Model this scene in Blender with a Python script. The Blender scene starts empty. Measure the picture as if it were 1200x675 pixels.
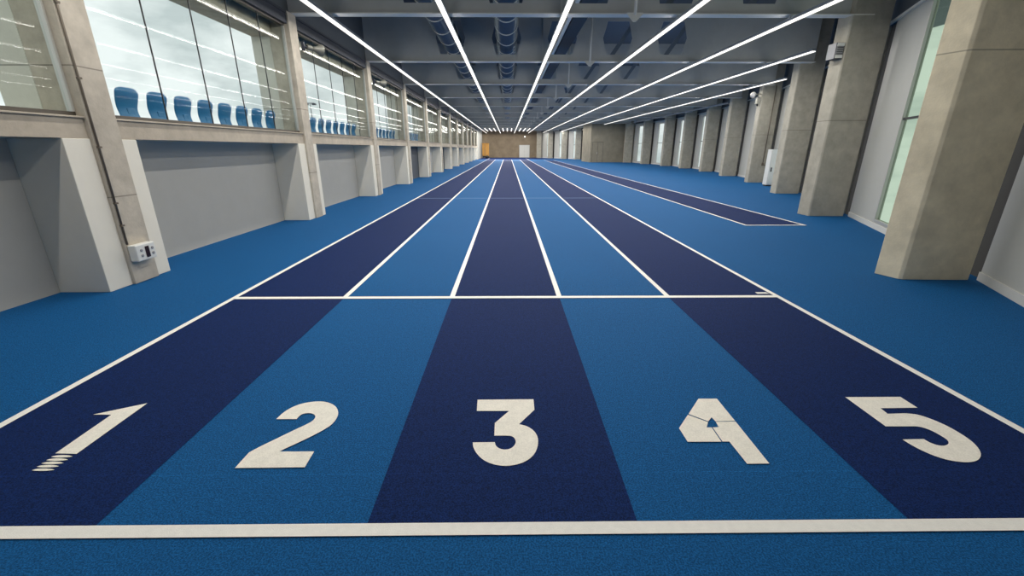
import bpy, bmesh, math, random
from mathutils import Vector, Matrix
random.seed(7)
S = bpy.context.scene
C = S.collection
PI = math.pi

# ------------------------------------------------------------------ materials
def srgb(r, g, b):
    f = lambda c: (c/255/12.92) if c/255 <= .04045 else ((c/255+.055)/1.055)**2.4
    return (f(r), f(g), f(b), 1)

def base_mat(name):
    m = bpy.data.materials.new(name); m.use_nodes = True
    nt = m.node_tree; nt.nodes.clear()
    return m, nt, nt.nodes, nt.links

def mat(name, col, rough=.6, metal=0., var=.0, scale=6., bump=0., bscale=60., spec=.5, var2=0., scale2=.6, joints=(), jw=.007, seam_y=None, speck=0.):
    """principled surface with procedural colour variation, grain and cast joints at given heights"""
    m, nt, N, L = base_mat(name)
    out = N.new('ShaderNodeOutputMaterial'); p = N.new('ShaderNodeBsdfPrincipled')
    L.new(p.outputs[0], out.inputs[0])
    p.inputs['Roughness'].default_value = rough; p.inputs['Metallic'].default_value = metal
    p.inputs['Specular IOR Level'].default_value = spec
    geo = N.new('ShaderNodeNewGeometry')
    cur = None
    def const():
        n = N.new('ShaderNodeRGB'); n.outputs[0].default_value = col; return n.outputs[0]
    cur = const()
    def vary(cur, amt, sc, det=5., lo=.25, hi=.75):
        n = N.new('ShaderNodeTexNoise'); n.inputs['Scale'].default_value = sc; n.inputs['Detail'].default_value = det
        n.inputs['Roughness'].default_value = .65
        L.new(geo.outputs['Position'], n.inputs['Vector'])
        mr = N.new('ShaderNodeMapRange'); L.new(n.outputs['Fac'], mr.inputs[0])
        mr.inputs[1].default_value = lo; mr.inputs[2].default_value = hi
        mr.inputs[3].default_value = 1-amt; mr.inputs[4].default_value = 1+amt
        mx = N.new('ShaderNodeVectorMath'); mx.operation = 'SCALE'
        L.new(cur, mx.inputs[0]); L.new(mr.outputs[0], mx.inputs['Scale'])
        return mx.outputs[0]
    if var: cur = vary(cur, var, scale)
    if var2: cur = vary(cur, var2, scale2, 3.)
    if speck: cur = vary(cur, speck, 130., 1., .38, .62)
    sep = None
    def line_at(cur, axis, pos, w, dark):
        nonlocal sep
        if sep is None:
            sep = N.new('ShaderNodeSeparateXYZ'); L.new(geo.outputs['Position'], sep.inputs[0])
        a = N.new('ShaderNodeMath'); a.operation = 'SUBTRACT'; L.new(sep.outputs[axis], a.inputs[0]); a.inputs[1].default_value = pos
        b = N.new('ShaderNodeMath'); b.operation = 'ABSOLUTE'; L.new(a.outputs[0], b.inputs[0])
        c = N.new('ShaderNodeMath'); c.operation = 'LESS_THAN'; L.new(b.outputs[0], c.inputs[0]); c.inputs[1].default_value = w
        mr = N.new('ShaderNodeMapRange'); L.new(c.outputs[0], mr.inputs[0]); mr.inputs[3].default_value = 1; mr.inputs[4].default_value = dark
        mx = N.new('ShaderNodeVectorMath'); mx.operation = 'SCALE'; L.new(cur, mx.inputs[0]); L.new(mr.outputs[0], mx.inputs['Scale'])
        return mx.outputs[0]
    for z in joints: cur = line_at(cur, 2, z, jw, .55)
    if seam_y is not None: cur = line_at(cur, 1, seam_y, .0022, 1.3)
    L.new(cur, p.inputs['Base Color'])
    if bump:
        n = N.new('ShaderNodeTexNoise'); n.inputs['Scale'].default_value = bscale; n.inputs['Detail'].default_value = 4
        L.new(geo.outputs['Position'], n.inputs['Vector'])
        b = N.new('ShaderNodeBump'); b.inputs['Strength'].default_value = bump; b.inputs['Distance'].default_value = .01
        L.new(n.outputs['Fac'], b.inputs['Height']); L.new(b.outputs[0], p.inputs['Normal'])
    return m

def emit_mat(name, col, strength):
    m, nt, N, L = base_mat(name)
    out = N.new('ShaderNodeOutputMaterial'); e = N.new('ShaderNodeEmission')
    e.inputs[0].default_value = col; e.inputs[1].default_value = strength
    L.new(e.outputs[0], out.inputs[0]); return m

def glass_mat(name, tint, ior=1.5, rough=0.):
    """thin sheet glass: clear with a Fresnel mirror on the face the ray enters by"""
    m, nt, N, L = base_mat(name)
    out = N.new('ShaderNodeOutputMaterial'); mix = N.new('ShaderNodeMixShader')
    tr = N.new('ShaderNodeBsdfTransparent'); tr.inputs[0].default_value = tint
    gl = N.new('ShaderNodeBsdfAnisotropic') if False else N.new('ShaderNodeBsdfGlossy')
    gl.inputs['Roughness'].default_value = rough; gl.inputs[0].default_value = (.3, .3, .3, 1)
    fr = N.new('ShaderNodeFresnel'); fr.inputs[0].default_value = ior
    geo = N.new('ShaderNodeNewGeometry')
    inv = N.new('ShaderNodeMath'); inv.operation = 'SUBTRACT'; inv.inputs[0].default_value = 1; L.new(geo.outputs['Backfacing'], inv.inputs[1])
    mu = N.new('ShaderNodeMath'); mu.operation = 'MULTIPLY'; L.new(fr.outputs[0], mu.inputs[0]); L.new(inv.outputs[0], mu.inputs[1])
    L.new(mu.outputs[0], mix.inputs[0]); L.new(tr.outputs[0], mix.inputs[1]); L.new(gl.outputs[0], mix.inputs[2])
    L.new(mix.outputs[0], out.inputs[0]); return m

M = {}
M['blue'] = mat('blue_rubber', srgb(19, 87, 142), .72, var=.16, scale=28, var2=.05, scale2=.5, bump=.35, bscale=220, spec=.09, seam_y=1.757, speck=.34)
M['navy'] = mat('navy_rubber', srgb(13, 38, 87), .72, var=.18, scale=28, var2=.06, scale2=.5, bump=.35, bscale=220, spec=.09, seam_y=1.757, speck=.36)
M['white_paint'] = mat('white_line_paint', srgb(250, 248, 240), .6, var=.05, scale=30, bump=.2, bscale=220, spec=.3)
M['number_paint'] = mat('worn_number_paint', srgb(247, 242, 229), .65, var=.07, scale=14, bump=.25, bscale=220, spec=.3, speck=.05)
M['concrete_l'] = mat('cast_concrete_beige', srgb(190, 181, 166), .85, var=.18, scale=5, var2=.12, scale2=1.3, bump=.25, bscale=45, spec=.25, joints=(1.05, 2.42))
M['concrete_r'] = mat('cast_concrete_sand', srgb(176, 171, 157), .85, var=.17, scale=4, var2=.13, scale2=1.1, bump=.25, bscale=45, spec=.25, joints=(2.2,))
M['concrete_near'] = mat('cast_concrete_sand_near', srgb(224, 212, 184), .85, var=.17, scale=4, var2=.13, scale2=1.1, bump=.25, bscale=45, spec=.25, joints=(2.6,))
M['concrete_sill'] = mat('cast_concrete_sill', srgb(188, 177, 160), .85, var=.18, scale=4, var2=.06, bump=.25, bscale=45, spec=.25)
M['fin'] = mat('cast_concrete_fin', srgb(214, 211, 200), .85, var=.10, scale=3, var2=.08, scale2=1., bump=.2, bscale=45, spec=.25, joints=(2.42,))
M['concrete_end'] = mat('cast_concrete_end', srgb(150, 135, 114), .9, var=.22, scale=.9, var2=.10, scale2=.35, bump=.2, spec=.2)
M['concrete_box'] = mat('cast_concrete_grey', srgb(150, 143, 126), .9, var=.18, scale=1.4, var2=.08, scale2=.5, bump=.2, spec=.2)
M['plaster'] = mat('white_plaster', srgb(234, 229, 215), .9, var=.03, scale=3, bump=.06, bscale=120, spec=.2)
M['recess'] = mat('plaster_recess_shade', srgb(186, 184, 177), .9, var=.03, scale=3, bump=.06, bscale=120, spec=.2)  # pilaster plaster made greyer to carry the shade inside the recesses
M['far_plaster'] = mat('pale_grey_far_plaster', srgb(176, 176, 170), .9, var=.04, scale=2, spec=.2)
M['recess_dark'] = mat('dark_grey_recess_board', srgb(86, 90, 96), .7, var=.04, scale=3)
M['panel'] = mat('pale_wall_board', srgb(192, 192, 186), .45, var=.03, scale=2, spec=.4)
M['trim'] = mat('white_skirting', srgb(215, 214, 208), .5, var=.02)
M['steel'] = mat('grey_painted_steel', srgb(196, 198, 196), .6, var=.05, scale=3, spec=.4)
M['flange'] = mat('pale_painted_steel', srgb(236, 234, 226), .5, var=.04, scale=3, spec=.4)
M['deck'] = mat('roof_deck_grey', srgb(96, 104, 114), .7, var=.05, scale=3)
M['dark_steel'] = mat('dark_steel_fascia', srgb(44, 50, 62), .5, var=.06, scale=4)
M['reveal'] = mat('column_gap_shade', srgb(66, 64, 60), .8, var=.05)  # shade in the gap beside each right column, put into the colour
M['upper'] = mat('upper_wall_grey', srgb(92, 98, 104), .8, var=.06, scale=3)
M['alu'] = mat('window_aluminium', srgb(196, 196, 190), .35, metal=.3)
M['bronze'] = mat('dark_window_frame', srgb(86, 80, 72), .4, metal=.3)
M['joint'] = mat('black_glazing_joint', srgb(38, 40, 42), .5)
M['galv'] = mat('galvanised_duct', srgb(96, 106, 116), .32, metal=.75, var=.08, scale=4)
M['tray'] = mat('cable_tray_dark', srgb(34, 33, 38), .5, metal=.3)
M['pipe'] = mat('grey_service_pipe', srgb(120, 132, 146), .45, metal=.2)
M['housing'] = mat('lamp_housing', srgb(150, 155, 160), .45)
M['led'] = emit_mat('led_diffuser', (1, .965, .91, 1), 1.5)
M['led_hot'] = emit_mat('finish_lamp_diffuser', (1, .965, .91, 1), 1.5)
M['glass'] = glass_mat('window_glass', (.93, .96, .95, 1), 1.38)
M['glass_green'] = glass_mat('slit_glass', (.76, .84, .75, 1), 1.3)
M['seat_blue'] = mat('blue_seat_plastic', srgb(38, 112, 164), .38, var=.04, scale=8, spec=.5)
M['black'] = mat('black_plastic', srgb(24, 24, 26), .45)
M['white_plastic'] = mat('white_plastic', srgb(228, 228, 222), .4, var=.02)
M['grey_plastic'] = mat('grey_plastic', srgb(150, 150, 152), .5)
M['lens'] = mat('dark_red_lens', srgb(36, 12, 16), .15)
M['horn_dark'] = mat('horn_dark_grey', srgb(112, 112, 104), .5, metal=.2)
M['horn'] = mat('horn_grey', srgb(176, 174, 164), .45, metal=.2)
M['conduit'] = mat('brown_conduit', srgb(112, 102, 90), .5, metal=.3)
M['orange'] = mat('orange_vinyl', srgb(204, 150, 74), .5, var=.12, scale=2.5, spec=.4)
M['door'] = mat('white_door_paint', srgb(226, 226, 220), .45)
M['pale_ground'] = mat('pale_terrace', srgb(182, 182, 176), .9, var=.06, scale=2)

# ------------------------------------------------------------------ mesh helpers
class MB:
    def __init__(s): s.bm = bmesh.new()
    def poly(s, pts):
        vs = [s.bm.verts.new(p) for p in pts]
        return s.bm.faces.new(vs)
    def box(s, x0, x1, y0, y1, z0, z1):
        v = [s.bm.verts.new(p) for p in ((x0,y0,z0),(x1,y0,z0),(x1,y1,z0),(x0,y1,z0),(x0,y0,z1),(x1,y0,z1),(x1,y1,z1),(x0,y1,z1))]
        for f in ((3,2,1,0),(4,5,6,7),(0,1,5,4),(1,2,6,5),(2,3,7,6),(3,0,4,7)): s.bm.faces.new([v[i] for i in f])
        return s
    def prism(s, pts, z0, z1):
        """vertical prism over a plan outline (counter-clockwise)"""
        a = [s.bm.verts.new((x, y, z0)) for x, y in pts]; b = [s.bm.verts.new((x, y, z1)) for x, y in pts]
        s.bm.faces.new(a[::-1]); s.bm.faces.new(b); n = len(a)
        for i in range(n): s.bm.faces.new((a[i], a[(i+1) % n], b[(i+1) % n], b[i]))
        return s
    def prism_y(s, pts, y0, y1):
        """prism along Y over an outline in XZ"""
        a = [s.bm.verts.new((x, y0, z)) for x, z in pts]; b = [s.bm.verts.new((x, y1, z)) for x, z in pts]
        s.bm.faces.new(a); s.bm.faces.new(b[::-1]); n = len(a)
        for i in range(n): s.bm.faces.new((a[(i+1) % n], a[i], b[i], b[(i+1) % n]))
        return s
    def slab(s, A, B, t, z0, z1):
        """upright slab from plan point A to B, thickness t to the right-hand side of A->B"""
        A, B = Vector(A), Vector(B); d = (B-A).normalized(); n = Vector((d.y, -d.x))*t
        return s.prism([A, A+n, B+n, B] if t > 0 else [A, B, B+n, A+n], z0, z1)
    def tube(s, p, q, r0, r1=None, seg=12, caps=True):
        r1 = r0 if r1 is None else r1
        p, q = Vector(p), Vector(q); d = (q-p).normalized()
        u = d.orthogonal().normalized(); w = d.cross(u)
        A = [s.bm.verts.new(p+(u*math.cos(a)+w*math.sin(a))*r0) for a in [2*PI*i/seg for i in range(seg)]]
        B = [s.bm.verts.new(q+(u*math.cos(a)+w*math.sin(a))*r1) for a in [2*PI*i/seg for i in range(seg)]]
        for i in range(seg):
            f = s.bm.faces.new((A[i], A[(i+1) % seg], B[(i+1) % seg], B[i])); f.smooth = True
        if caps: s.bm.faces.new(A[::-1]); s.bm.faces.new(B)
        return s
    def lathe(s, base, axis, prof, seg=20):
        base, d = Vector(base), Vector(axis).normalized(); u = d.orthogonal().normalized(); w = d.cross(u)
        rings = [[s.bm.verts.new(base+d*h+(u*math.cos(2*PI*i/seg)+w*math.sin(2*PI*i/seg))*max(r, 1e-4)) for i in range(seg)] for r, h in prof]
        for a, b in zip(rings, rings[1:]):
            for i in range(seg):
                f = s.bm.faces.new((a[i], a[(i+1) % seg], b[(i+1) % seg], b[i])); f.smooth = True
        s.bm.faces.new(rings[0][::-1]); s.bm.faces.new(rings[-1])
        return s

def link(name, me, m, parent=None, base=None):
    """link a mesh given in world coordinates; its origin goes to the foot of it (or to base / the parent)"""
    o = bpy.data.objects.new(name, me); C.objects.link(o)
    me.materials.append(m)
    if parent is not None:
        o.parent = parent
        b = wloc(parent)
        me.transform(Matrix.Translation(-b))
    else:
        if base is None:
            xs = [v.co for v in me.vertices]
            base = Vector(((min(v.x for v in xs)+max(v.x for v in xs))/2, (min(v.y for v in xs)+max(v.y for v in xs))/2, min(v.z for v in xs)))
        base = Vector(base); me.transform(Matrix.Translation(-base)); o.location = base
    return o

def wloc(o):
    v = Vector(o.location)
    while o.parent is not None:
        o = o.parent; v = v + Vector(o.location)
    return v

def obj(name, mb, m, parent=None, base=None, bevel=0., normals=True):
    if normals: bmesh.ops.recalc_face_normals(mb.bm, faces=mb.bm.faces[:])
    me = bpy.data.meshes.new(name); mb.bm.to_mesh(me); mb.bm.free()
    o = link(name, me, m, parent, base)
    if bevel:
        b = o.modifiers.new('edge', 'BEVEL'); b.width = bevel; b.segments = 2; b.limit_method = 'ANGLE'
    return o

def tag(o, label, cat, group=None, kind=None):
    if label: o['label'] = label
    if cat: o['category'] = cat
    if group: o['group'] = group
    if kind: o['kind'] = kind
    return o

def thing(name, loc, label, cat, group=None, kind=None):
    o = bpy.data.objects.new(name, None); C.objects.link(o); o.location = loc; o.empty_display_size = .1
    return tag(o, label, cat, group, kind)

def copy_tree(o, parent=None):
    c = o.copy(); C.objects.link(c)
    if parent is not None: c.parent = parent
    for ch in list(o.children): copy_tree(ch, c)
    return c

NTH = ['first','second','third','fourth','fifth','sixth','seventh','eighth','ninth','tenth','eleventh','twelfth','thirteenth','fourteenth','fifteenth','sixteenth']

# ------------------------------------------------------------------ main dimensions (metres; x right, y down the track, z up)
EYE = 1.587
PITCH = 5.18                       # bay length along the straight
P0 = 4.67                          # near edge of the first pilaster
LX = [-3.06, -1.83, -.63, .575, 1.80, 3.04]      # lane lines
Y_NEAR, Y_START, Y_FIN, Y_END = 1.42, 4.45, 61.4, 81.
Y_BACK = -3.0
ZB = 4.31                          # underside of the ceiling beams
ZTOP = 5.95

# ---------- right-hand wall: columns' near corner (towards the track) and turn
RC = [(5.00,5.08,-.33),(7.43,10.37,.0),(9.90,15.80,.12),(11.74,21.1,.16),(12.94,26.24,.12),(13.94,31.39,.08),(14.49,36.61,.04),(14.68,41.7,0),(14.37,47.05,-.05),(13.81,52.1,-.08)]
RW = [(2.55,-1.2)]+[(x+1.02, y+.06) for x, y, a in RC]
RC2 = [(10.31,67.2,-.1),(8.63,70.6,-.1),(6.89,75.4,-.1),(5.16,78.4,-.1)]
RW2 = [(12.3,57.2)]+[(x+1.0, y+.1) for x, y, a in RC2]+[(5.7,81.)]

# ------------------------------------------------------------------ floor and markings
m = MB()
out = [(-5.25,Y_BACK),(2.2,Y_BACK)]+[(x+.2, y) for x, y in RW]+[(14.9,53.0),(9.9,53.0),(9.6,57.2)]+[(x+.2, y) for x, y in RW2]+[(-5.25,Y_END)]
m.poly([(x, y, 0) for x, y in out])
floor = obj('floor', m, M['blue'], base=(0,0,0), normals=False)
tag(floor, 'blue granular rubber sports floor of the indoor sprint hall', None, kind='structure')

def strip(name, x0, x1, y0, y1, z, mm, parent=None):
    m = MB(); n = max(1, int((y1-y0)/4))
    m.poly([(x0,y0,z),(x1,y0,z),(x1,y1,z),(x0,y1,z)])
    return obj(name, m, mm, parent, normals=False, base=None if parent else ((x0+x1)/2, y0, 0))

for i in (0, 2, 4):
    o = strip('lane', LX[i], LX[i+1], Y_NEAR, 66.5, .002, M['navy'], floor); o['label'] = f'dark navy running surface of lane {i+1}'
o = strip('lane', 5.18, 6.46, 9.09, 62, .002, M['navy'], floor); o['label'] = 'dark navy jump runway near the right columns'
m = MB(); m.poly([(-4.6,66.5,.002),(9.2,66.5,.002),(6.4,74,.002),(4.9,80.9,.002),(-4.6,80.9,.002)])
o = obj('run_out', m, M['navy'], floor, normals=False); o['label'] = 'dark navy run-out area before the end wall'

LL = ['left outer line of lane 1, bounding the left floor', 'line between lanes 1 and 2', 'line between lanes 2 and 3', 'line between lanes 3 and 4', 'line between lanes 4 and 5', 'right outer line of lane 5, bounding the right floor']
LW = .025
for i, x in enumerate(LX):
    o = strip('lane_line', x-LW-.003, x+LW+.003, Y_BACK+.05 if i in (0, 5) else Y_START-.03, 74 if i in (0, 5) else 65.5, .004, M['white_paint'])
    tag(o, 'long white ' + LL[i], 'lane line', 'white lane lines')
o = strip('start_line', LX[0], LX[5], Y_START-.04, Y_START+.03, .0055, M['white_paint']); tag(o, 'white start line across five lanes where the lane lines begin', 'line')
m = MB(); m.poly([(-3.4,1.388,.0055),(3.4,1.388,.0055),(3.4,1.452,.0055),(-3.4,1.452,.0055)])
o = obj('cross_line', m, M['white_paint'], normals=False); tag(o, 'broad white cross line in front of the lane numbers', 'line')
m = MB(); m.poly([(LX[0],14.30,.0055),(LX[5],14.36,.0055),(LX[5],14.41,.0055),(LX[0],14.35,.0055)])
o = obj('cross_line', m, mat('faded_line_paint', srgb(128, 158, 196), .6, var=.05), normals=False); tag(o, 'thin pale blue cross line ten metres beyond the start line', 'line')
o = strip('finish_line', LX[0], LX[5], Y_FIN, Y_FIN+.3, .0055, M['white_paint']); tag(o, 'white finish line far down the five lanes', 'line')
o = strip('lane_line', 5.15, 5.205, 9.06, 62, .004, M['white_paint']); tag(o, 'white left border line of the navy jump runway', 'lane line', 'runway border lines')
o = strip('lane_line', 6.435, 6.49, 9.06, 62, .004, M['white_paint']); tag(o, 'white right border line of the navy jump runway by the columns', 'lane line', 'runway border lines')
o = strip('end_line', 5.15, 6.49, 9.035, 9.09, .0055, M['white_paint']); tag(o, 'short white line closing the near end of the navy runway', 'line')

# lane numbers: outlines of the painted digits on the floor, in metres
NUM = {'1': [[(-2.3631, 2.3992), (-2.3583, 1.9173), (-2.4784, 1.9224), (-2.4868, 2.2739), (-2.6017, 2.2777)], [(-2.4733, 1.8946), (-2.4666, 1.9022), (-2.4558, 1.9058), (-2.4436, 1.908), (-2.4301, 1.909), (-2.4153, 1.9088), (-2.3994, 1.9073), (-2.3821, 1.9044), (-2.3609, 1.8975), (-2.3715, 1.8936), (-2.3837, 1.8913), (-2.3966, 1.8899), (-2.4103, 1.8891), (-2.4246, 1.8892), (-2.4398, 1.8899), (-2.4557, 1.8915)], [(-2.473, 1.8694), (-2.4661, 1.8769), (-2.4551, 1.8804), (-2.4426, 1.8825), (-2.4289, 1.8835), (-2.414, 1.8832), (-2.3979, 1.8818), (-2.3804, 1.8789), (-2.3591, 1.8722), (-2.37, 1.8683), (-2.3824, 1.8661), (-2.3955, 1.8647), (-2.4093, 1.864), (-2.4239, 1.864), (-2.4392, 1.8648), (-2.4553, 1.8663)], [(-2.4728, 1.8447), (-2.4657, 1.852), (-2.4547, 1.8555), (-2.4422, 1.8576), (-2.4284, 1.8585), (-2.4135, 1.8582), (-2.3974, 1.8568), (-2.38, 1.854), (-2.3587, 1.8474), (-2.3696, 1.8437), (-2.382, 1.8415), (-2.3952, 1.8401), (-2.4091, 1.8394), (-2.4236, 1.8394), (-2.4389, 1.8402), (-2.455, 1.8417)], [(-2.4725, 1.8205), (-2.4654, 1.8277), (-2.4543, 1.831), (-2.4417, 1.8331), (-2.428, 1.834), (-2.413, 1.8338), (-2.3969, 1.8324), (-2.3795, 1.8296), (-2.3583, 1.8231), (-2.3693, 1.8195), (-2.3817, 1.8174), (-2.3949, 1.816), (-2.4088, 1.8153), (-2.4234, 1.8154), (-2.4387, 1.8161), (-2.4548, 1.8175)], [(-2.4704, 1.795), (-2.4631, 1.802), (-2.452, 1.8053), (-2.4394, 1.8073), (-2.4256, 1.8082), (-2.4107, 1.8079), (-2.3946, 1.8066), (-2.3772, 1.8039), (-2.3561, 1.7975), (-2.3671, 1.794), (-2.3796, 1.7919), (-2.3928, 1.7906), (-2.4067, 1.7899), (-2.4213, 1.7899), (-2.4366, 1.7907), (-2.4527, 1.7921)]], '2': [[(-1.4312, 2.2193), (-1.4289, 2.2372), (-1.427, 2.2557), (-1.4244, 2.2739), (-1.4202, 2.2911), (-1.4141, 2.3073), (-1.4068, 2.3228), (-1.3981, 2.3374), (-1.3883, 2.3506), (-1.3775, 2.3625), (-1.3656, 2.3731), (-1.3522, 2.3825), (-1.3371, 2.3905), (-1.3194, 2.3974), (-1.2996, 2.4032), (-1.279, 2.4072), (-1.2588, 2.409), (-1.2392, 2.4084), (-1.2195, 2.4057), (-1.2003, 2.401), (-1.182, 2.3945), (-1.1645, 2.386), (-1.1477, 2.3756), (-1.132, 2.3637), (-1.118, 2.3507), (-1.1055, 2.3362), (-1.0944, 2.3203), (-1.0848, 2.3039), (-1.077, 2.2878), (-1.071, 2.2721), (-1.0666, 2.2564), (-1.0638, 2.2408), (-1.0621, 2.2254), (-1.0618, 2.2101), (-1.0628, 2.1947), (-1.065, 2.1799), (-1.0682, 2.1659), (-1.0724, 2.1535), (-1.0776, 2.1421), (-1.0841, 2.1306), (-1.092, 2.1181), (-1.1016, 2.1042), (-1.1127, 2.0894), (-1.1247, 2.0743), (-1.1372, 2.0592), (-1.1505, 2.0439), (-1.1648, 2.0282), (-1.1789, 2.013), (-1.1922, 1.999), (-1.2046, 1.9861), (-1.2166, 1.974), (-1.2277, 1.963), (-1.2371, 1.9532), (-1.2445, 1.9452), (-1.2502, 1.9385), (-1.2552, 1.9324), (-1.2605, 1.9261), (-1.0702, 1.9243), (-1.0664, 1.8033), (-1.4287, 1.8015), (-1.4239, 1.92), (-1.4162, 1.931), (-1.4089, 1.9419), (-1.4007, 1.9534), (-1.3908, 1.9666), (-1.3782, 1.9821), (-1.3638, 1.9994), (-1.3483, 2.0175), (-1.3331, 2.0356), (-1.3178, 2.0539), (-1.3022, 2.0727), (-1.2867, 2.0912), (-1.272, 2.1087), (-1.2578, 2.1249), (-1.2439, 2.1404), (-1.2312, 2.1547), (-1.2207, 2.1674), (-1.2129, 2.1779), (-1.2071, 2.1865), (-1.203, 2.1943), (-1.2, 2.2026), (-1.1979, 2.2118), (-1.1972, 2.2213), (-1.1977, 2.2305), (-1.1996, 2.239), (-1.2029, 2.2468), (-1.2077, 2.2542), (-1.2137, 2.2608), (-1.2204, 2.2665), (-1.2284, 2.2712), (-1.2375, 2.2751), (-1.247, 2.2779), (-1.2562, 2.2794), (-1.2654, 2.2793), (-1.2749, 2.278), (-1.2835, 2.2755), (-1.2905, 2.2721), (-1.2953, 2.2678), (-1.2985, 2.2625), (-1.3008, 2.2564), (-1.3026, 2.2498), (-1.304, 2.2425), (-1.3046, 2.2345), (-1.305, 2.2262), (-1.3054, 2.2181)]], '3': [[(-0.2054, 2.4184), (0.1662, 2.4204), (0.1654, 2.3015), (0.0636, 2.155), (0.0764, 2.1497), (0.0893, 2.1446), (0.1018, 2.1389), (0.1134, 2.1315), (0.1242, 2.122), (0.1343, 2.1111), (0.1434, 2.099), (0.151, 2.0861), (0.1573, 2.0722), (0.1623, 2.0572), (0.166, 2.0416), (0.1682, 2.0254), (0.1686, 2.0084), (0.1676, 1.9906), (0.1653, 1.9728), (0.1621, 1.9556), (0.1579, 1.9388), (0.1528, 1.9221), (0.1466, 1.9062), (0.1394, 1.8916), (0.1311, 1.8785), (0.1218, 1.8665), (0.1116, 1.8555), (0.1007, 1.8455), (0.0888, 1.8365), (0.0761, 1.8283), (0.0627, 1.8213), (0.0486, 1.8154), (0.0335, 1.8107), (0.0176, 1.807), (0.0013, 1.8045), (-0.0148, 1.8036), (-0.0308, 1.8043), (-0.047, 1.8065), (-0.063, 1.81), (-0.0782, 1.8149), (-0.0929, 1.8212), (-0.1072, 1.829), (-0.1207, 1.8379), (-0.1332, 1.8478), (-0.1445, 1.8587), (-0.1548, 1.8709), (-0.1641, 1.8837), (-0.1725, 1.8965), (-0.1799, 1.9096), (-0.1864, 1.9232), (-0.1918, 1.9366), (-0.1962, 1.9491), (-0.1993, 1.9604), (-0.201, 1.9709), (-0.2021, 1.9811), (-0.2036, 1.9915), (-0.0783, 1.9924), (-0.0767, 1.9845), (-0.0752, 1.9765), (-0.0734, 1.9689), (-0.0707, 1.9619), (-0.0669, 1.9555), (-0.0624, 1.9496), (-0.0572, 1.9443), (-0.0514, 1.9398), (-0.0448, 1.9361), (-0.0374, 1.9329), (-0.0297, 1.9307), (-0.022, 1.9297), (-0.0142, 1.93), (-0.0062, 1.9314), (0.0016, 1.9339), (0.0086, 1.9373), (0.015, 1.9419), (0.0208, 1.9476), (0.0259, 1.9541), (0.0303, 1.9609), (0.034, 1.9679), (0.0371, 1.9754), (0.0392, 1.9833), (0.0403, 1.9912), (0.0402, 1.9997), (0.039, 2.0086), (0.0369, 2.0171), (0.034, 2.0246), (0.0304, 2.0307), (0.0259, 2.036), (0.0207, 2.0404), (0.0148, 2.0439), (0.0079, 2.0461), (0.0002, 2.0471), (-0.0079, 2.0477), (-0.0158, 2.0485), (-0.0828, 2.0491), (-0.0834, 2.1682), (0.003, 2.2902), (-0.2014, 2.2922)]], '4': [[(1.2658, 2.417), (1.3889, 2.4158), (1.386, 2.175), (1.2637, 2.1711), (1.2592, 2.2118), (1.2204, 2.1715), (1.1295, 2.247)], [(1.1223, 2.2392), (1.2154, 2.1641), (1.1832, 2.1131), (1.2134, 2.1128), (1.2096, 1.984), (1.0171, 1.9847), (1.0156, 2.1075)], [(1.2636, 2.1661), (1.3859, 2.1687), (1.3792, 1.8076), (1.2603, 1.8069), (1.2554, 1.9846), (1.2166, 1.985), (1.2195, 2.1127), (1.2569, 2.1148)]], '5': [[(2.2573, 2.4254), (2.6297, 2.4249), (2.6301, 2.3003), (2.3879, 2.2971), (2.3824, 2.2376), (2.4984, 2.2418), (2.5152, 2.2386), (2.5321, 2.2359), (2.5485, 2.232), (2.5634, 2.2253), (2.5766, 2.2151), (2.5886, 2.2024), (2.5993, 2.1882), (2.6089, 2.1733), (2.6174, 2.1579), (2.6248, 2.1417), (2.631, 2.1245), (2.6359, 2.1063), (2.6394, 2.0864), (2.6417, 2.0652), (2.6428, 2.0441), (2.6428, 2.0245), (2.6418, 2.0067), (2.6397, 1.99), (2.6365, 1.974), (2.632, 1.9584), (2.6262, 1.9429), (2.619, 1.9277), (2.611, 1.9133), (2.6024, 1.8999), (2.5934, 1.8877), (2.5837, 1.8764), (2.5733, 1.8658), (2.5622, 1.856), (2.5501, 1.8466), (2.537, 1.8379), (2.5237, 1.83), (2.5106, 1.8234), (2.4979, 1.8181), (2.4852, 1.8139), (2.4724, 1.8108), (2.4594, 1.8086), (2.4464, 1.8072), (2.4332, 1.8067), (2.4197, 1.8073), (2.4056, 1.8091), (2.3903, 1.8122), (2.3741, 1.8165), (2.3582, 1.8221), (2.3438, 1.8288), (2.3312, 1.8369), (2.3198, 1.8463), (2.3094, 1.8569), (2.2998, 1.8685), (2.2909, 1.8813), (2.2829, 1.8954), (2.2757, 1.9104), (2.2696, 1.9259), (2.2649, 1.9418), (2.2615, 1.9583), (2.2586, 1.9753), (2.2554, 1.9925), (2.3812, 1.9957), (2.3833, 1.9871), (2.3852, 1.9785), (2.3874, 1.9702), (2.3907, 1.9629), (2.3951, 1.9562), (2.4003, 1.9502), (2.4063, 1.9451), (2.4129, 1.9413), (2.4204, 1.9389), (2.4287, 1.9377), (2.4374, 1.9377), (2.4464, 1.9389), (2.4559, 1.9414), (2.4661, 1.9452), (2.476, 1.95), (2.4846, 1.9555), (2.4919, 1.9619), (2.4984, 1.9693), (2.5037, 1.9773), (2.5075, 1.9857), (2.5095, 1.9944), (2.51, 2.0037), (2.5094, 2.0135), (2.5083, 2.0235), (2.507, 2.0343), (2.505, 2.0458), (2.5023, 2.0571), (2.4987, 2.0673), (2.4941, 2.0764), (2.4885, 2.0847), (2.4822, 2.0921), (2.4752, 2.0982), (2.4681, 2.1029), (2.4604, 2.1063), (2.4517, 2.1088), (2.441, 2.1106), (2.4276, 2.1116), (2.4123, 2.1116), (2.3961, 2.1113), (2.3803, 2.1112), (2.2619, 2.1123)]]}
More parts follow.
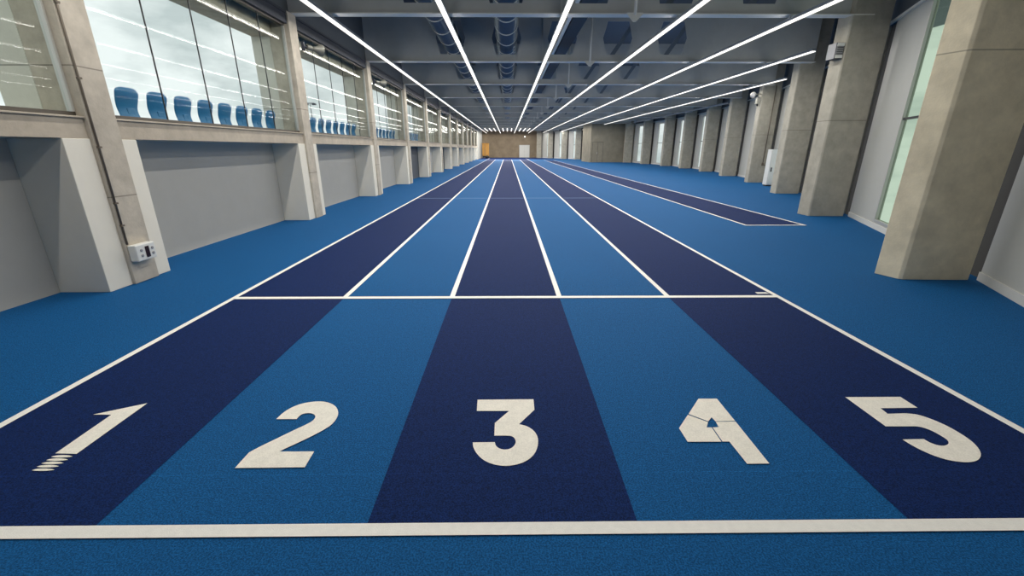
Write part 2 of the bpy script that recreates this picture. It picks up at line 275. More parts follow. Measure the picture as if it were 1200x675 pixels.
NL = {'1': 'white painted number 1 with a striped foot on navy lane', '2': 'white painted number 2 on light blue lane', '3': 'white painted number 3 on middle navy lane', '4': 'white stencilled number 4 in three pieces on light blue lane', '5': 'white painted number 5 on the outermost right navy lane'}
for d, polys in NUM.items():
    m = MB()
    for pl in polys:
        vs = [m.bm.verts.new((x, y, .005)) for x, y in pl]
        es = [m.bm.edges.new((vs[i], vs[(i+1) % len(vs)])) for i in range(len(vs))]
        bmesh.ops.triangle_fill(m.bm, use_beauty=True, use_dissolve=False, edges=es)
    for f in m.bm.faces:
        f.normal_update()
        if f.normal.z < 0: f.normal_flip()
    o = obj('lane_number', m, M['number_paint'], normals=False)
    tag(o, NL[d], 'number', 'painted lane numbers')
m = MB(); m.poly([(2.86,4.535,.006),(3.0,4.535,.006),(2.985,4.585,.006),(2.86,4.585,.006)])
o = obj('floor_mark', m, M['white_paint'], normals=False); tag(o, 'tiny white printed mark where start line meets lane 5 outer line', 'mark')

# ------------------------------------------------------------------ left wall
XF, XR = -4.62, -5.20              # pilaster face, back of the recesses
ZS0, ZS1 = 1.69, 1.92              # sill beam
XG = -4.72                         # glass plane
ZG1 = 4.03                         # top of the glass
KMAX = 12
m = MB(); m.box(XR-.12, XR, Y_BACK, 67.8, 0, ZS0)
o = obj('wall_left', m, M['recess']); tag(o, 'recessed lower plaster wall between the left pilasters, toned down for shade', None, kind='structure')
m = MB(); m.box(XF-.3, XF, 67.8, Y_END, 0, ZTOP)
o = obj('wall_left', m, M['far_plaster']); tag(o, 'plain pale left wall beyond the last window', None, kind='structure')
m = MB(); m.box(XF-.35, XF, Y_BACK, -.84, ZS0, ZTOP)
o = obj('wall_left', m, M['plaster']); tag(o, 'plain left wall behind the camera', None, kind='structure')
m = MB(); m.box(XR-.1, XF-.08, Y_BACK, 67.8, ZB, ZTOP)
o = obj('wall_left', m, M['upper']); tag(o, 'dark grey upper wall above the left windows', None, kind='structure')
m = MB(); m.box(-9.5, XR-.12, Y_BACK, 70, 1.38, 1.5)
o = obj('terrace', m, M['pale_ground']); tag(o, 'pale terrace slab outside the left windows carrying the seats', None, kind='structure')

for k in range(-1, KMAX+1):
    y = P0+PITCH*k
    n = NTH[k+1] if k < 0 else NTH[k]
    who = 'beside the camera' if k < 0 else f'{NTH[k]} from the camera'
    # white pilaster: a U in plan around the concrete column
    m = MB(); m.prism([(XR,y),(XF,y),(XF,y+.31),(-5.03,y+.31),(-5.03,y+.68),(XF,y+.68),(XF,y+.92),(XR,y+.92)], 0, ZS0)
    o = obj('pilaster', m, M['plaster'], bevel=.006); tag(o, f'white plastered pilaster wrapped around left concrete column, {who}', None, 'left pilasters', 'structure')
    m = MB(); m.box(-5.03, -4.585, y+.311, y+.679, 0, ZB)
    o = obj('concrete_column', m, M['concrete_l'], bevel=.008); tag(o, f'beige concrete column of the left window wall, {who}', None, 'left columns', 'structure')
    m = MB(); m.box(-5.42, -5.031, y+.311, y+.679, ZS0+.06, ZB)
    o = obj('fin', m, M['fin']); tag(o, f'grey concrete fin outside the glass at the left column {who}', None, 'window fins', 'structure')
    if k == KMAX: break
    ya, yb = y+.68, y+PITCH+.31
    bay = 'beside the camera' if k < 0 else f'after the {NTH[k]} left column'
    m = MB(); m.box(-5.03, -4.63, ya, yb, ZS0+.001, ZS1-.02); m.box(-5.03, -4.605, ya, yb, ZS1-.02, ZS1)
    o = obj('sill_beam', m, M['concrete_sill'], bevel=.005); tag(o, f'beige concrete sill beam under the window {bay}', None, 'sill beams', 'structure')
    if k in (3, 5, 7):
        m = MB(); m.box(XR, XR+.03, ya+.25, yb-.32, 0, ZS0-.01)
        for yy in (.25, PITCH-.69, PITCH/2-.25): m.box(XR+.03, XR+.05, ya+yy, ya+yy+.06, 0, ZS0-.01)
        o = obj('recess_panel', m, M['recess_dark']); tag(o, f'dark grey boarding filling the wall recess {bay}', None, 'dark recess panels', 'structure')
    m = MB(); m.box(XR-.12, -5.031, ya, yb, ZS0+.001, ZS0+.05)
    o = obj('soffit', m, M['plaster']); tag(o, f'flat soffit of the wall recess under the window {bay}', None, 'recess soffits', 'structure')
    m = MB(); m.box(-5.40, -4.98, ya, yb, 3.83, ZB-.001)
    o = obj('lintel', m, M['concrete_sill']); tag(o, f'pale concrete lintel outside the window {bay}', None, 'lintels', 'structure')
    m = MB(); m.box(-4.80, -4.62, ya, yb, ZG1+.04, ZB-.002); m.box(-4.66, -4.60, ya, yb, ZB-.05, ZB-.002)
    o = obj('trim_1', m, M['dark_steel']); tag(o, f'dark steel fascia over the window {bay}', None, 'window fascias', 'structure')
    # window
    w = MB(); w.box(XG-.05, XG+.03, ya, yb, ZS1, ZS1+.045); w.box(XG-.05, XG+.03, ya, yb, ZG1, ZG1+.04)
    w = obj(f'window_{k+2}', w, M['bronze'], bevel=.003); tag(w, f'wide glazed window of five panes {bay} on the left', None, 'left windows', 'structure')
    m = MB(); m.box(XG-.03, XG+.035, ya, ya+.03, ZS1+.045, ZG1); obj('frame', m, M['alu'], w, bevel=.003)
    m = MB(); m.box(XG-.03, XG+.035, yb-.03, yb, ZS1+.045, ZG1); obj('frame', m, M['alu'], w, bevel=.003)
    pw = (yb-ya-.06)/5
    for j in range(5):
        a = ya+.03+pw*j
        m = MB(); m.box(XG-.006, XG+.006, a+.006, a+pw-.006, ZS1+.045, ZG1); obj('pane', m, M['glass'], w)
        if j:
            m = MB(); m.box(XG-.007, XG+.008, a-.006, a+.006, ZS1+.045, ZG1); obj('joint', m, M['joint'], w)

# spectator seats outside, backs to the hall
def seat_proto():
    t = thing('stadium_seat', (0,0,0), None, None)
    def shell(name, prof, parent, thick):
        # prof: list of (x, z, half width, corner round); grid across y, slightly dished
        m = MB(); rows = []; nn = 10
        for x, z, hw, dish in prof:
            rows.append([m.bm.verts.new((x+dish*(1-(2*i/nn-1)**2), hw*(2*i/nn-1), z-.035*max(0, abs(2*i/nn-1)-.7)/.3*(1 if name == 'backrest' and z > .36 else 0))) for i in range(nn+1)])
        for a, b in zip(rows, rows[1:]):
            for i in range(nn):
                f = m.bm.faces.new((a[i], a[i+1], b[i+1], b[i])); f.smooth = True
        o = obj(name, m, M['seat_blue'], parent)
        s = o.modifiers.new('t', 'SOLIDIFY'); s.thickness = thick; s.offset = 0
        b = o.modifiers.new('s', 'SUBSURF'); b.levels = 1; b.render_levels = 2
        return o
    bk = shell('backrest', [(.06,.425,.165,.03),(.07,.41,.185,.035),(.066,.35,.19,.035),(.04,.26,.182,.035),(.02,.18,.165,.035),(.03,.10,.155,.035),(.055,.03,.165,.03),(.055,-.02,.175,.02)], t, .022)
    shell('pan', [(.055,-.02,.175,.0),(.02,-.05,.18,0),(-.08,-.062,.18,-.0),(-.2,-.06,.185,0),(-.35,-.05,.185,0),(-.42,-.035,.18,0),(-.44,-.06,.17,0)], t, .022)
    m = MB(); m.box(.05, .078, -.06, .06, .06, .17); obj('back_panel', m, M['seat_blue'], bk, bevel=.01)
    m = MB(); m.box(-.24, -.16, -.03, .03, -.133, -.06); obj('bracket', m, M['black'], t)
    return t
proto = seat_proto(); first = True
for k in range(0, 4):
    for j in range(8):
        y = P0+PITCH*k+1.60+.518*j
        if k == 0: y -= .02
        o = proto if first else copy_tree(proto); first = False
        o.location = (-5.20, y, 1.935)
        tag(o, f'blue stadium seat, {NTH[j]} from near end, behind window after {NTH[k]} left column', 'seat', 'stadium seats outside the left windows')
    y = P0+PITCH*k
    m = MB(); m.box(-5.44, -5.36, y+1.25, y+5.40, 1.72, 1.80)
    for q in (1.6, 3.3, 5.0): m.box(-5.43, -5.37, y+q-.03, y+q+.03, 1.5, 1.72)
    o = obj('seat_rail', m, M['black']); tag(o, f'black steel rail carrying the seats behind the window after the {NTH[k]} left column', 'rail', 'seat rails')

# conduit and control box on the first left column
m = MB(); m.tube((-4.572, 5.005, .49), (-4.572, 5.005, ZB-.06), .011)
cd = obj('conduit_pipe', m, M['conduit']); tag(cd, 'thin brown conduit running down first left concrete column to white box', 'conduit')
for z in (.72, .98, 1.6, 2.3, 3.0, 3.6):
    m = MB(); m.box(-4.586, -4.556, 4.99, 5.03, z-.01, z+.01); obj('clip', m, M['conduit'], cd)
t = thing('wall_mounted_box', (-4.58, 5.14, .27), 'small white wall box with dark window and knobs low on first left column', 'control box')
m = MB(); m.box(-4.584, -4.485, 5.0, 5.285, .275, .475); bd = obj('body', m, M['white_plastic'], t, bevel=.012)
m = MB(); m.box(-4.486, -4.479, 5.128, 5.185, .305, .44); dp = obj('display', m, M['lens'], bd, bevel=.002); dp['label'] = 'dark red display window'
for yy, mm in ((5.07, 'grey_plastic'), (5.235, 'grey_plastic')):
    for zz in (.34, .405):
        m = MB(); m.lathe((-4.486, yy, zz), (1,0,0), [(.017,0),(.017,.008),(.013,.012)], 14); obj('button', m, M[mm], bd)

# horn loudspeakers
def horn(name, base, d, label):
    base = Vector(base); d = Vector(d).normalized()
    t = thing(name, base, label, 'loudspeaker', 'horn loudspeakers')
    m = MB(); m.box(base.x-.03, base.x+.03, base.y-.015, base.y+.03, base.z-.09, base.z+.09); obj('mounting_plate', m, M['dark_steel'], t)
    a = base+d*.03
    m = MB(); m.tube(base, base+d*.09, .022); obj('bracket', m, M['dark_steel'], t)
    m = MB(); m.lathe(base+d*.08, d, [(.04,0),(.055,.02),(.055,.12),(.045,.14)], 20); obj('driver', m, M['horn_dark'], t)
    m = MB(); m.lathe(base+d*.20, d, [(.04,0),(.055,.09),(.085,.17),(.125,.25),(.13,.26),(.115,.245),(.08,.16),(.02,.10)], 24); obj('horn', m, M['horn_dark'], t)
    return t
yk = P0+PITCH
horn('horn_speaker', (-4.53, yk+.73, 3.74), (.5, .85, -.03), 'grey horn loudspeaker high on the second left column by the window head')
horn('horn_speaker', (-4.53, yk+PITCH+.73, 3.74), (.5, .85, -.03), 'grey horn loudspeaker high on the third left column by the window head')

# ------------------------------------------------------------------ right wall, columns, windows
def column(x, y, a, mm, label, w=.84, d=.42):
    ca, sa = math.cos(a), math.sin(a)
    # front face runs along +x (slightly turned), side face goes back along the turned y axis
    fx = Vector((1, -.04)) ; fy = Vector((math.sin(a), math.cos(a)))
    p = Vector((x, y))
    c = .025
    q = [p+fx*c, p+fx*w, p+fx*w+fy*d, p+fy*d, p+fy*c]
    m = MB(); m.prism([(v.x, v.y) for v in q], 0, ZTOP)
    o = obj('concrete_column', m, mm, bevel=.006); tag(o, label, None, 'right columns', 'structure')

def wall_bay(A, B, nm, label, win=None, wn=None, wlabel=None, z1=4.1, mm=None, glass='glass'):
    A, B = Vector(A), Vector(B); d = B-A; T = .09
    u0 = d.normalized(); FA, FB = A, B
    A1, B1 = (A+u0*.38 if win else A), B-u0*.11
    m = MB()
    if win:
        a, b = A+d*win[0], A+d*win[1]
        z0 = .14
        m.slab(A1, a, T, 0, 4.2); m.slab(b, B1, T, 0, 4.2); m.slab(a, b, T, 0, z0); m.slab(a, b, T, z1, 4.2)
    else: m.slab(A1, B1, T, 0, 4.2)
    o = obj(nm, m, mm or M['panel']); tag(o, label, None, 'right wall bays', 'structure')
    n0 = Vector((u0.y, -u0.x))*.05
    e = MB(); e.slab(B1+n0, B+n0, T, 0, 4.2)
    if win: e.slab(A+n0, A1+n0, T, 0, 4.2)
    e = obj('reveal', e, M['reveal'], o); e['label'] = 'recessed strip beside the column, coloured dark for gap shade'
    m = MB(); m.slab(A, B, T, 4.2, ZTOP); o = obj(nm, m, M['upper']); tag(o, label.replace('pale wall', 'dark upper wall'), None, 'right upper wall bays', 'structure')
    u = d.normalized(); nrm = Vector((-u.y, u.x))
    m = MB(); m.slab(A1+nrm*.018, B1+nrm*.018, .017, 0, .11)
    o = obj('baseboard_right', m, M['trim'], bevel=.003); tag(o, label.replace('pale wall', 'white skirting along wall'), None, 'right skirtings', 'structure')
    m = MB(); m.slab(A+nrm*.05, B+nrm*.05, .049, 4.2, 4.255)
    o = obj('trim_2', m, M['flange']); tag(o, label.replace('pale wall', 'grey metal rail topping the wall'), None, 'right wall rails', 'structure')
    if win:
        f = MB(); w = .05
        e0, e1 = a+nrm*.015, b+nrm*.015
        f.slab(e0, e0+u*w, .09, z0, z1); f.slab(e1-u*w, e1, .09, z0, z1); f.slab(e0+u*w, e1-u*w, .09, z0, z0+w); f.slab(e0+u*w, e1-u*w, .09, z1-w, z1)
        f = obj(f'window_{wn}', f, M['alu'], bevel=.004); tag(f, wlabel, None, 'right slit windows', 'structure')
        g = MB(); g.slab(e0+u*w-nrm*.05, e1-u*w-nrm*.05, .012, z0+w, z1-w); obj('pane', g, M[glass], f)
        t = MB(); t.slab(e0+u*w-nrm*.02, e1-u*w-nrm*.02, .05, 2.11, 2.15); obj('transom', t, M['joint'], f)

wn = 20
for i, (x, y, a) in enumerate(RC):
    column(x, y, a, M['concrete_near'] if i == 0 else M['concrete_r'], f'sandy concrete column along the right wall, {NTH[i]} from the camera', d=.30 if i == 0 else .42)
for i in range(len(RW)-1):
    lab = 'pale wall nearest the camera on the right, before the first column' if i == 0 else f'pale wall between the {NTH[i-1]} and {NTH[i]} right columns'
    wall_bay(RW[i], RW[i+1], 'wall_right', lab, None if i == 0 else (.38, .68 if i < 5 else .76), wn+i, f'tall slit window between the {NTH[i-1]} and {NTH[i]} right columns', glass='glass_green' if i == 1 else 'glass', z1=4.18 if i == 1 else 4.0)
m = MB(); m.slab(RW[-1], (14.9, 53.0), .16, 0, ZTOP); o = obj('wall_right', m, M['panel']); tag(o, 'narrow pale wall end between tenth right column and concrete cross wall', None, kind='structure')
# concrete cross wall standing into the hall
m = MB(); m.prism([(9.9,53.0),(15.1,53.0),(15.1,57.2),(9.6,57.2)], 0, ZTOP)
o = obj('wall_right', m, M['concrete_box'], bevel=.01); tag(o, 'board-marked concrete cross wall standing out from the far right', None, kind='structure')
d2 = MB(); d2.box(10.12, 11.42, 52.975, 53.0, 0, 2.32); d2 = obj('door_2', d2, M['concrete_box']); tag(d2, 'flush grey double door in the far right concrete cross wall', None, kind='structure')
for xx in (10.12, 10.76, 11.40):
    m = MB(); m.box(xx, xx+.025, 52.968, 52.976, 0, 2.32); obj('gap', m, M['joint'], d2)
m = MB(); m.box(10.12, 11.425, 52.968, 52.976, 2.30, 2.325); obj('gap', m, M['joint'], d2)
m = MB(); m.box(10.68, 10.72, 52.93, 52.975, .95, 1.15); obj('handle', m, M['alu'], d2)
for i, (x, y, a) in enumerate(RC2):
    column(x, y, a, M['concrete_r'], f'distant concrete column beyond the right cross wall, {NTH[i]} behind it', w=.75)
for i in range(len(RW2)-1):
    wall_bay(RW2[i], RW2[i+1], 'wall_right', f'pale wall in the {NTH[i]} distant bay beyond the right cross wall', (.35, .62) if i < 4 else None, 40+i, f'bright slit window in the {NTH[i]} distant bay beyond the right cross wall')

# ventilated box on the second right column
t = thing('speaker_box', (7.36, 10.50, 3.52), 'small pale slatted box on the edge of the second right column', 'loudspeaker')
m = MB(); m.box(7.25, 7.425, 10.40, 10.66, 3.48, 3.80); obj('body', m, M['dark_steel'], t, bevel=.008)
m = MB(); m.box(7.24, 7.252, 10.405, 10.655, 3.485, 3.795); m.box(7.26, 7.41, 10.392, 10.402, 3.49, 3.79); fp = obj('front_panel', m, M['grey_plastic'], t)
for z in (3.52, 3.76):
    m = MB(); m.box(7.258, 7.412, 10.384, 10.393, z-.03, z+.03); obj('band', m, M['white_plastic'], fp)
for i in range(4):
    z = 3.575+i*.042; m = MB(); m.box(7.27, 7.40, 10.386, 10.393, z-.006, z+.006); obj('slat', m, M['joint'], fp)
# lamp pair on the fourth right column
t = thing('floodlight', (11.6, 21.2, 3.75), 'round pale floodlight with small box high on the fourth right column', 'floodlight')
m = MB(); m.tube((11.74,21.2,3.98), (11.40,21.15,3.95), .03); obj('arm', m, M['horn'], t)
m = MB(); m.lathe((11.42,21.25,3.97), (-.55,-.8,-.25), [(.05,0),(.08,.07),(.12,.14),(.13,.17),(.12,.18)], 22); head = obj('lamp_head', m, M['horn'], t)
m = MB(); m.lathe(Vector((11.42,21.25,3.97))+Vector((-.55,-.8,-.25)).normalized()*.178, (-.55,-.8,-.25), [(.11,0),(.11,.006),(.07,.014)], 22); obj('lens', m, M['grey_plastic'], head)
m = MB(); m.box(11.55, 11.74, 21.12, 21.26, 3.55, 3.84); drv = obj('driver_box', m, M['horn'], t, bevel=.02)
m = MB(); m.tube((11.645,21.19,3.55), (11.645,21.19,3.46), .05, .04); obj('cable_gland', m, M['black'], drv)
# conduit on the fourth right column
m = MB(); m.tube((12.30,21.03,.86), (12.30,21.03,ZB), .018); m.tube((12.30,21.03,.86), (12.52,21.03,.78), .018)
o = obj('conduit_pipe', m, M['conduit']); tag(o, 'thin brown conduit down the face of the fourth right column', 'conduit')
m = MB(); m.box(12.26, 12.34, 21.0, 21.06, .80, .92); obj('junction', m, M['conduit'], o)
# white cabinet behind third column
t = thing('wall_cabinet', (11.64, 19.15, 0), 'tall narrow white cabinet standing between the third and fourth right columns', 'cabinet')
m = MB(); m.box(11.42, 11.86, 19.0, 19.3, .06, 1.55); obj('body', m, M['white_plastic'], t, bevel=.01)
m = MB(); m.box(11.45, 11.83, 18.985, 19.0, .10, 1.51); dr = obj('door', m, M['white_plastic'], t, bevel=.004)
m = MB(); m.box(11.49, 11.53, 18.96, 18.985, .62, .80); obj('handle', m, M['black'], dr)
m = MB(); m.box(11.45, 11.83, 19.03, 19.28, 0, .06); obj('plinth', m, M['black'], t)

# ------------------------------------------------------------------ end walls
m = MB(); m.box(-5.4, 6.2, Y_END, Y_END+.3, 0, ZTOP)
o = obj('wall_far', m, M['concrete_end']); tag(o, 'brownish concrete end wall far down the track', None, kind='structure')
m = MB(); m.box(-5.4, 3.2, Y_BACK-.2, Y_BACK, 0, ZTOP)
o = obj('wall_near', m, M['upper']); tag(o, 'plain grey end wall behind the camera', None, kind='structure')
m = MB(); m.slab((1.9, Y_BACK), RW[0], .16, 0, ZTOP); o = obj('wall_right', m, M['panel']); tag(o, 'pale wall on the right beside the camera', None, kind='structure')
m = MB(); m.box(2.1, 4.0, Y_END-.06, Y_END-.001, 0, 2.2); d = obj('door_1', m, M['alu']); tag(d, 'white double door in the far concrete end wall', None, kind='structure')
for x in (2.16, 3.06):
    m = MB(); m.box(x, x+.88, Y_END-.09, Y_END-.06, .02, 2.14); lf = obj('door_leaf', m, M['door'], d, bevel=.004)
    m = MB(); m.box(x+(.78 if x < 3 else .04), x+(.84 if x < 3 else .1), Y_END-.14, Y_END-.09, 1.0, 1.06); obj('handle', m, M['alu'], lf)
t = thing('wall_lamp', (3.1, Y_END-.1, 3.5), 'small white round lamp on the end wall above the door', 'lamp')
m = MB(); m.lathe((3.1, Y_END, 3.6), (0,-1,0), [(.14,0),(.14,.05),(.1,.1)], 18); lb = obj('body', m, M['white_plastic'], t)
m = MB(); m.lathe((3.1, Y_END-.1, 3.6), (0,-1,0), [(.1,0),(.09,.03),(.05,.06)], 18); obj('dome', m, emit_mat('end_lamp', (1,.98,.92,1), 3.), t)

# upright orange landing mat with a bag at its foot
t = thing('crash_mat', (-3.75, 77, 0), 'tall upright orange padded mat in the far left corner', 'mat')
m = MB(); m.box(-4.42, -3.25, 76.7, 77.3, .35, 2.35); obj('padding', m, M['orange'], t, bevel=.07)
m = MB(); m.box(-4.5, -3.2, 76.62, 77.38, 2.35, 2.45); obj('cover_flap', m, M['orange'], t, bevel=.03)
m = MB(); m.box(-4.0, -3.94, 76.67, 76.72, .4, 2.33); obj('strap', m, M['conduit'], t)
m = MB(); m.box(-4.35, -3.3, 76.75, 77.25, .16, .35); tb = obj('trolley_base', m, M['black'], t)
for x in (-4.2, -3.45):
    for y in (76.85, 77.15):
        m = MB(); m.tube((x-.03, y, .081), (x+.03, y, .081), .08, seg=14); obj('wheel', m, M['black'], tb)
m = MB(); m.lathe((-3.55, 76.1, 0), (0,0,1), [(.2,0),(.3,.08),(.32,.22),(.25,.36),(.1,.43),(.04,.47)], 20)
o = obj('kit_bag', m, M['black']); tag(o, 'dark bag lying at the foot of the orange mat', 'bag')
m = MB()
for i in range(8):
    a0, a1 = PI*i/8, PI*(i+1)/8
    m.tube((-3.55+.18*math.cos(a0), 76.1, .42+.14*math.sin(a0)), (-3.55+.18*math.cos(a1), 76.1, .42+.14*math.sin(a1)), .014, seg=8)
obj('handle', m, M['black'], o)

# ------------------------------------------------------------------ ceiling: deck, castellated beams, ducts
m = MB(); m.box(-5.4, 16.2, Y_BACK-.2, Y_END+.3, ZTOP, ZTOP+.15)
o = obj('ceiling', m, M['deck']); tag(o, 'dark blue grey roof deck above the ceiling beams', None, kind='structure')

HEX = [-1.86, -.03, 1.80, 3.62, 5.42]
def wall_x(y):
    pts = RC if y < 53 else RC2
    for (x0, y0, _), (x1, y1, _) in zip(pts, pts[1:]):
        if y0 <= y <= y1: return x0+(x1-x0)*(y-y0)/(y1-y0)
    if y < 53: return pts[0][0]-.45*(pts[0][1]-y) if y < pts[0][1] else pts[-1][0]
    return 9.4 if y < 57 else (10.9 if y < 67 else 4.6)
nb = 0
for k in range(0, 14):
    y = P0+PITCH*k+.755+.0   # far edge of the flange
    yc = P0+PITCH*k+.62
    xr = wall_x(yc)+.42
    if k == 0: xr = 5.2
    m = MB(); m.box(-4.69, xr, yc-.12, yc+.12, ZB, ZB+.022)
    b = obj('ceiling_beam', m, M['flange']); tag(b, f'grey steel beam with hexagonal web holes crossing the ceiling, {NTH[k]} from the camera', None, 'ceiling beams', 'structure')
    # web with hexagonal openings
    m = MB(); bm = m.bm
    def loop(pts):
        vs = [bm.verts.new((px, yc-.008, pz)) for px, pz in pts]
        return [bm.edges.new((vs[i], vs[(i+1) % len(vs)])) for i in range(len(vs))]
    es = loop([(-4.69, ZB+.022), (xr, ZB+.022), (xr, ZTOP-.01), (-4.69, ZTOP-.01)])
    for hx in HEX:
        if hx+.6 < xr: es += loop([(hx-.345,4.54),(hx+.345,4.54),(hx+.48,5.02),(hx+.345,5.5),(hx-.345,5.5),(hx-.48,5.02)])
    bmesh.ops.triangle_fill(bm, use_beauty=True, use_dissolve=False, edges=es)
    r = bmesh.ops.extrude_face_region(bm, geom=bm.faces[:])
    bmesh.ops.translate(bm, vec=(0,.016,0), verts=[e for e in r['geom'] if isinstance(e, bmesh.types.BMVert)])
    obj('web', m, M['steel'], b)
    # bracket strut with a pointed gusset
    bx = 2.72
    if xr > 3.2:
        m = MB(); m.tube((bx, yc-.16, ZB-.02), (bx, yc-.16, ZTOP-.01), .032, seg=10); st = obj('strut', m, M['flange'], b)
        m = MB(); m.prism_y([(bx-.17,ZB+.02),(bx+.17,ZB+.02),(bx+.17,ZB-.01),(bx+.03,ZB-.15),(bx-.03,ZB-.15),(bx-.17,ZB-.01)], yc-.165, yc-.145); obj('gusset', m, M['flange'], st)
    for hx in (3.62, 5.42):
        if xr > hx+.6:
            m = MB(); m.prism_y([(hx-.30,4.42),(hx-.14,4.42),(hx+.56,5.42),(hx+.40,5.42)], yc+.10, yc+.13); obj('brace', m, M['pipe'], b)
    m = MB(); m.box(1.2-.05, 1.2-.03, yc-.10, yc-.008, ZB+.02, ZTOP-.01); obj('stiffener', m, M['steel'], b)

def duct(x, z, r, label):
    m = MB(); m.tube((x, 6.2, z), (x, 72, z), r, seg=24)
    t = obj('air_duct', m, M['galv'], base=(x, 6.2, z)); tag(t, label, 'duct', 'round air ducts')
    y = 7.2
    while y < 71:
        if abs((y-P0-.62) % PITCH) > .2:
            q = MB(); q.tube((x, y-.02, z), (x, y+.02, z), r+.018, seg=24); obj('collar', q, M['flange'], t)
        y += 1.3
    return t
duct(-1.86, 4.99, .31, 'round metal air duct through the beam holes nearest the left windows')
duct(-.03, 5.0, .33, 'round metal air duct through the beam holes over lane 3')
t = thing('cable_tray', (1.8, 6.2, 4.9), 'dark cable tray running through the beam holes over lane 4', 'cable tray')
m = MB(); m.box(1.66, 2.02, 6.2, 72, 4.70, 4.73); m.box(1.66, 1.68, 6.2, 72, 4.73, 4.86); m.box(2.0, 2.02, 6.2, 72, 4.73, 4.86); obj('tray', m, M['tray'], t)
m = MB(); m.box(1.54, 1.63, 6.2, 72, 4.72, 4.80); obj('rail', m, M['flange'], t)
m = MB()
for i in range(5): m.tube((1.72+i*.055, 6.2, 4.76), (1.72+i*.055, 72, 4.76), .02, seg=6)
obj('cables', m, M['black'], t)

# ------------------------------------------------------------------ luminaires
LED_L, HOT_L, SIDE = 46., 22., .27
def led(x, y0, y1, label, mm='led', z=4.17, w=.09, group='long ceiling light strips', name='linear_light'):
    t = thing(name, (x, y0, z), label, 'ceiling light', group)
    m = MB(); m.box(x-w/2-.008, x+w/2+.008, y0, y1, z+.026, z+.085); hs = obj('housing', m, M['housing'], t)
    if mm:
        m = MB(); n = max(1, round((y1-y0)/1.3)); bm = m.bm; st = (y1-y0-.02)/n; rows = []
        prof = [(x-w/2, z+.026), (x-w/2, z+.005), (x-w/2+.006, z), (x+w/2-.006, z), (x+w/2, z+.005), (x+w/2, z+.026)]
        rows = [[bm.verts.new((px, y0+.01+st*i, pz)) for px, pz in prof] for i in range(n+1)]
        for a, b in zip(rows, rows[1:]):
            for i in range(5): bm.faces.new((a[i], a[i+1], b[i+1], b[i]))
        bm.faces.new(rows[0][::-1]); bm.faces.new(rows[-1]); obj('diffuser', m, M[mm], t)
        # the lamp itself: area lights let into the lens, facing down
        k = max(1, round((y1-y0)/25.)); st = (y1-y0-.02)/k
        for i in range(k):
            ld = bpy.data.lights.new('lamp', 'AREA'); ld.shape = 'RECTANGLE'; ld.size = w-.012; ld.size_y = st
            ld.energy = (LED_L if mm == 'led' else HOT_L)*PI*(w-.012)*st; ld.color = (1, .965, .91)
            lo = bpy.data.objects.new('lamp', ld); C.objects.link(lo); lo.parent = t; lo.location = (0, .01+st*(i+.5), -.0015)
            for sd in (-1, 1):
                ls = bpy.data.lights.new('lamp', 'AREA'); ls.shape = 'RECTANGLE'; ls.size = .02; ls.size_y = st
                ls.energy = SIDE*(LED_L if mm == 'led' else HOT_L)*PI*.02*st; ls.color = (1, .965, .91)
                so = bpy.data.objects.new('lamp', ls); C.objects.link(so); so.parent = t; so.location = (sd*(w/2+.0015), .01+st*(i+.5), .0155); so.rotation_euler = (0, -sd*PI/2, 0)
    else:
        m = MB(); m.box(x-w/2, x+w/2, y0, y1, z, z+.026); obj('diffuser', m, M['grey_plastic'], t)
    n = int((y1-y0)/PITCH)+1
    hk = [P0+.62+PITCH*k for k in range(0, 15) if y0 < P0+.62+PITCH*k < y1]
    for yy in hk[:14]:
        q = MB(); q.box(x-.012, x+.012, yy-.03, yy+.03, z+.085, ZB); obj('bracket', q, M['steel'], hs)
    return t
G = 2.462
LEDS = [(-3.77, 1.5, 80.2), (-1.285, 1.5, 80.2), (1.18, 1.5, 80.2), (3.69, 5.3, 80.2), (6.13, 8.6, 77.6), (8.64, 13.26, 73.), (11.0, 18.27, 51.2)]
for i, (x, y0, y1) in enumerate(LEDS):
    led(x, y0, y1, f'long bright ceiling light strip running down the hall, {NTH[i]} from the left windows')
led(13.42, 27.6, 47.9, 'long unlit light strip, dark, nearest the right columns', None)
led(10.95, 61.5, 65.5, 'short lit ceiling strip beyond the right cross wall', group='short finish lights')
for a in range(3):
    x0, x1 = LEDS[a][0], LEDS[a+1][0]
    for j in (1, 2, 3):
        led(x0+(x1-x0)*j/4, 61.0, 71.5, f'short bright finish light, {NTH[j-1]} from left between the {NTH[a]} and {NTH[a+1]} long strips', 'led_hot', w=.14, group='short finish lights', name='finish_light')

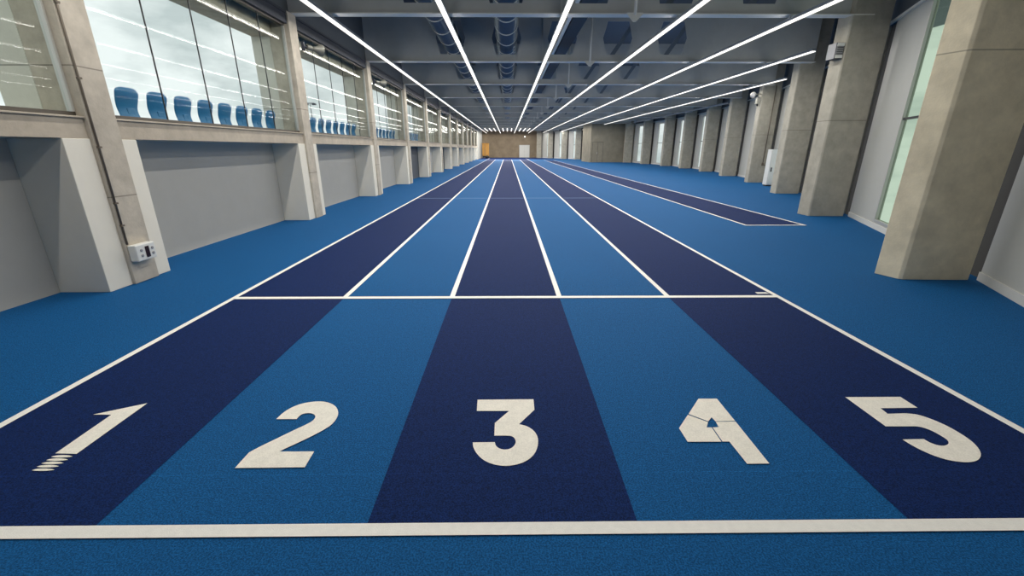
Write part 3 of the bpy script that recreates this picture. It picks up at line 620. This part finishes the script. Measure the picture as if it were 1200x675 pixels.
# ------------------------------------------------------------------ outside
t = thing('floodlight_mast', (-25.8, 60, 0), 'thin floodlight mast outside seen through the window after the second left column', 'mast')
m = MB(); m.tube((-25.8,60,0), (-25.8,60,7.2), .09, .06); obj('pole', m, M['grey_plastic'], t)
m = MB(); m.box(-26.4, -25.2, 59.9, 60.1, 7.15, 7.25); obj('crossarm', m, M['grey_plastic'], t)
for x in (-26.3, -25.3):
    m = MB(); m.box(x-.22, x+.22, 59.8, 60.2, 6.98, 7.16); obj('lamp_head', m, M['dark_steel'], t)

# cloudy sky
w = bpy.data.worlds.new('sky'); S.world = w; w.use_nodes = True; w.cycles.sampling_method = 'NONE'
nt = w.node_tree; N, L = nt.nodes, nt.links; N.clear()
ow = N.new('ShaderNodeOutputWorld'); bg = N.new('ShaderNodeBackground'); L.new(bg.outputs[0], ow.inputs[0])
tc = N.new('ShaderNodeTexCoord'); mp = N.new('ShaderNodeMapping'); mp.inputs['Scale'].default_value = (1.2, 1.2, 3.0)
L.new(tc.outputs['Generated'], mp.inputs[0])
nz = N.new('ShaderNodeTexNoise'); nz.inputs['Scale'].default_value = 4.2; nz.inputs['Detail'].default_value = 7; nz.inputs['Roughness'].default_value = .55
L.new(mp.outputs[0], nz.inputs['Vector'])
cr = N.new('ShaderNodeValToRGB'); L.new(nz.outputs['Fac'], cr.inputs[0])
cr.color_ramp.elements[0].position = .36; cr.color_ramp.elements[0].color = srgb(200, 209, 210)
cr.color_ramp.elements[1].position = .56; cr.color_ramp.elements[1].color = srgb(246, 250, 250)
L.new(cr.outputs[0], bg.inputs[0]); bg.inputs[1].default_value = 1.06

# ------------------------------------------------------------------ camera
yaw, pit = math.radians(.5515), math.radians(18.348)
cam = bpy.data.cameras.new('camera'); co = bpy.data.objects.new('camera', cam); C.objects.link(co)
co.location = (0, 0, EYE); co.rotation_euler = (PI/2-pit, 0, -yaw)
cam.sensor_fit = 'HORIZONTAL'; cam.sensor_width = 36; cam.lens = 493/1200*36; cam.clip_start = .05; cam.clip_end = 500
S.camera = co

S.view_settings.view_transform = 'Standard'; S.view_settings.look = 'None'; S.view_settings.gamma = 1; S.view_settings.use_curve_mapping = False
S.view_settings.exposure = .1
S.cycles.use_denoising = True
S.cycles.max_bounces = 10; S.cycles.diffuse_bounces = 5; S.cycles.glossy_bounces = 4; S.cycles.transparent_max_bounces = 24
S.cycles.sample_clamp_indirect = 3.; S.cycles.caustics_reflective = False; S.cycles.caustics_refractive = False
S.cycles.use_light_tree = True
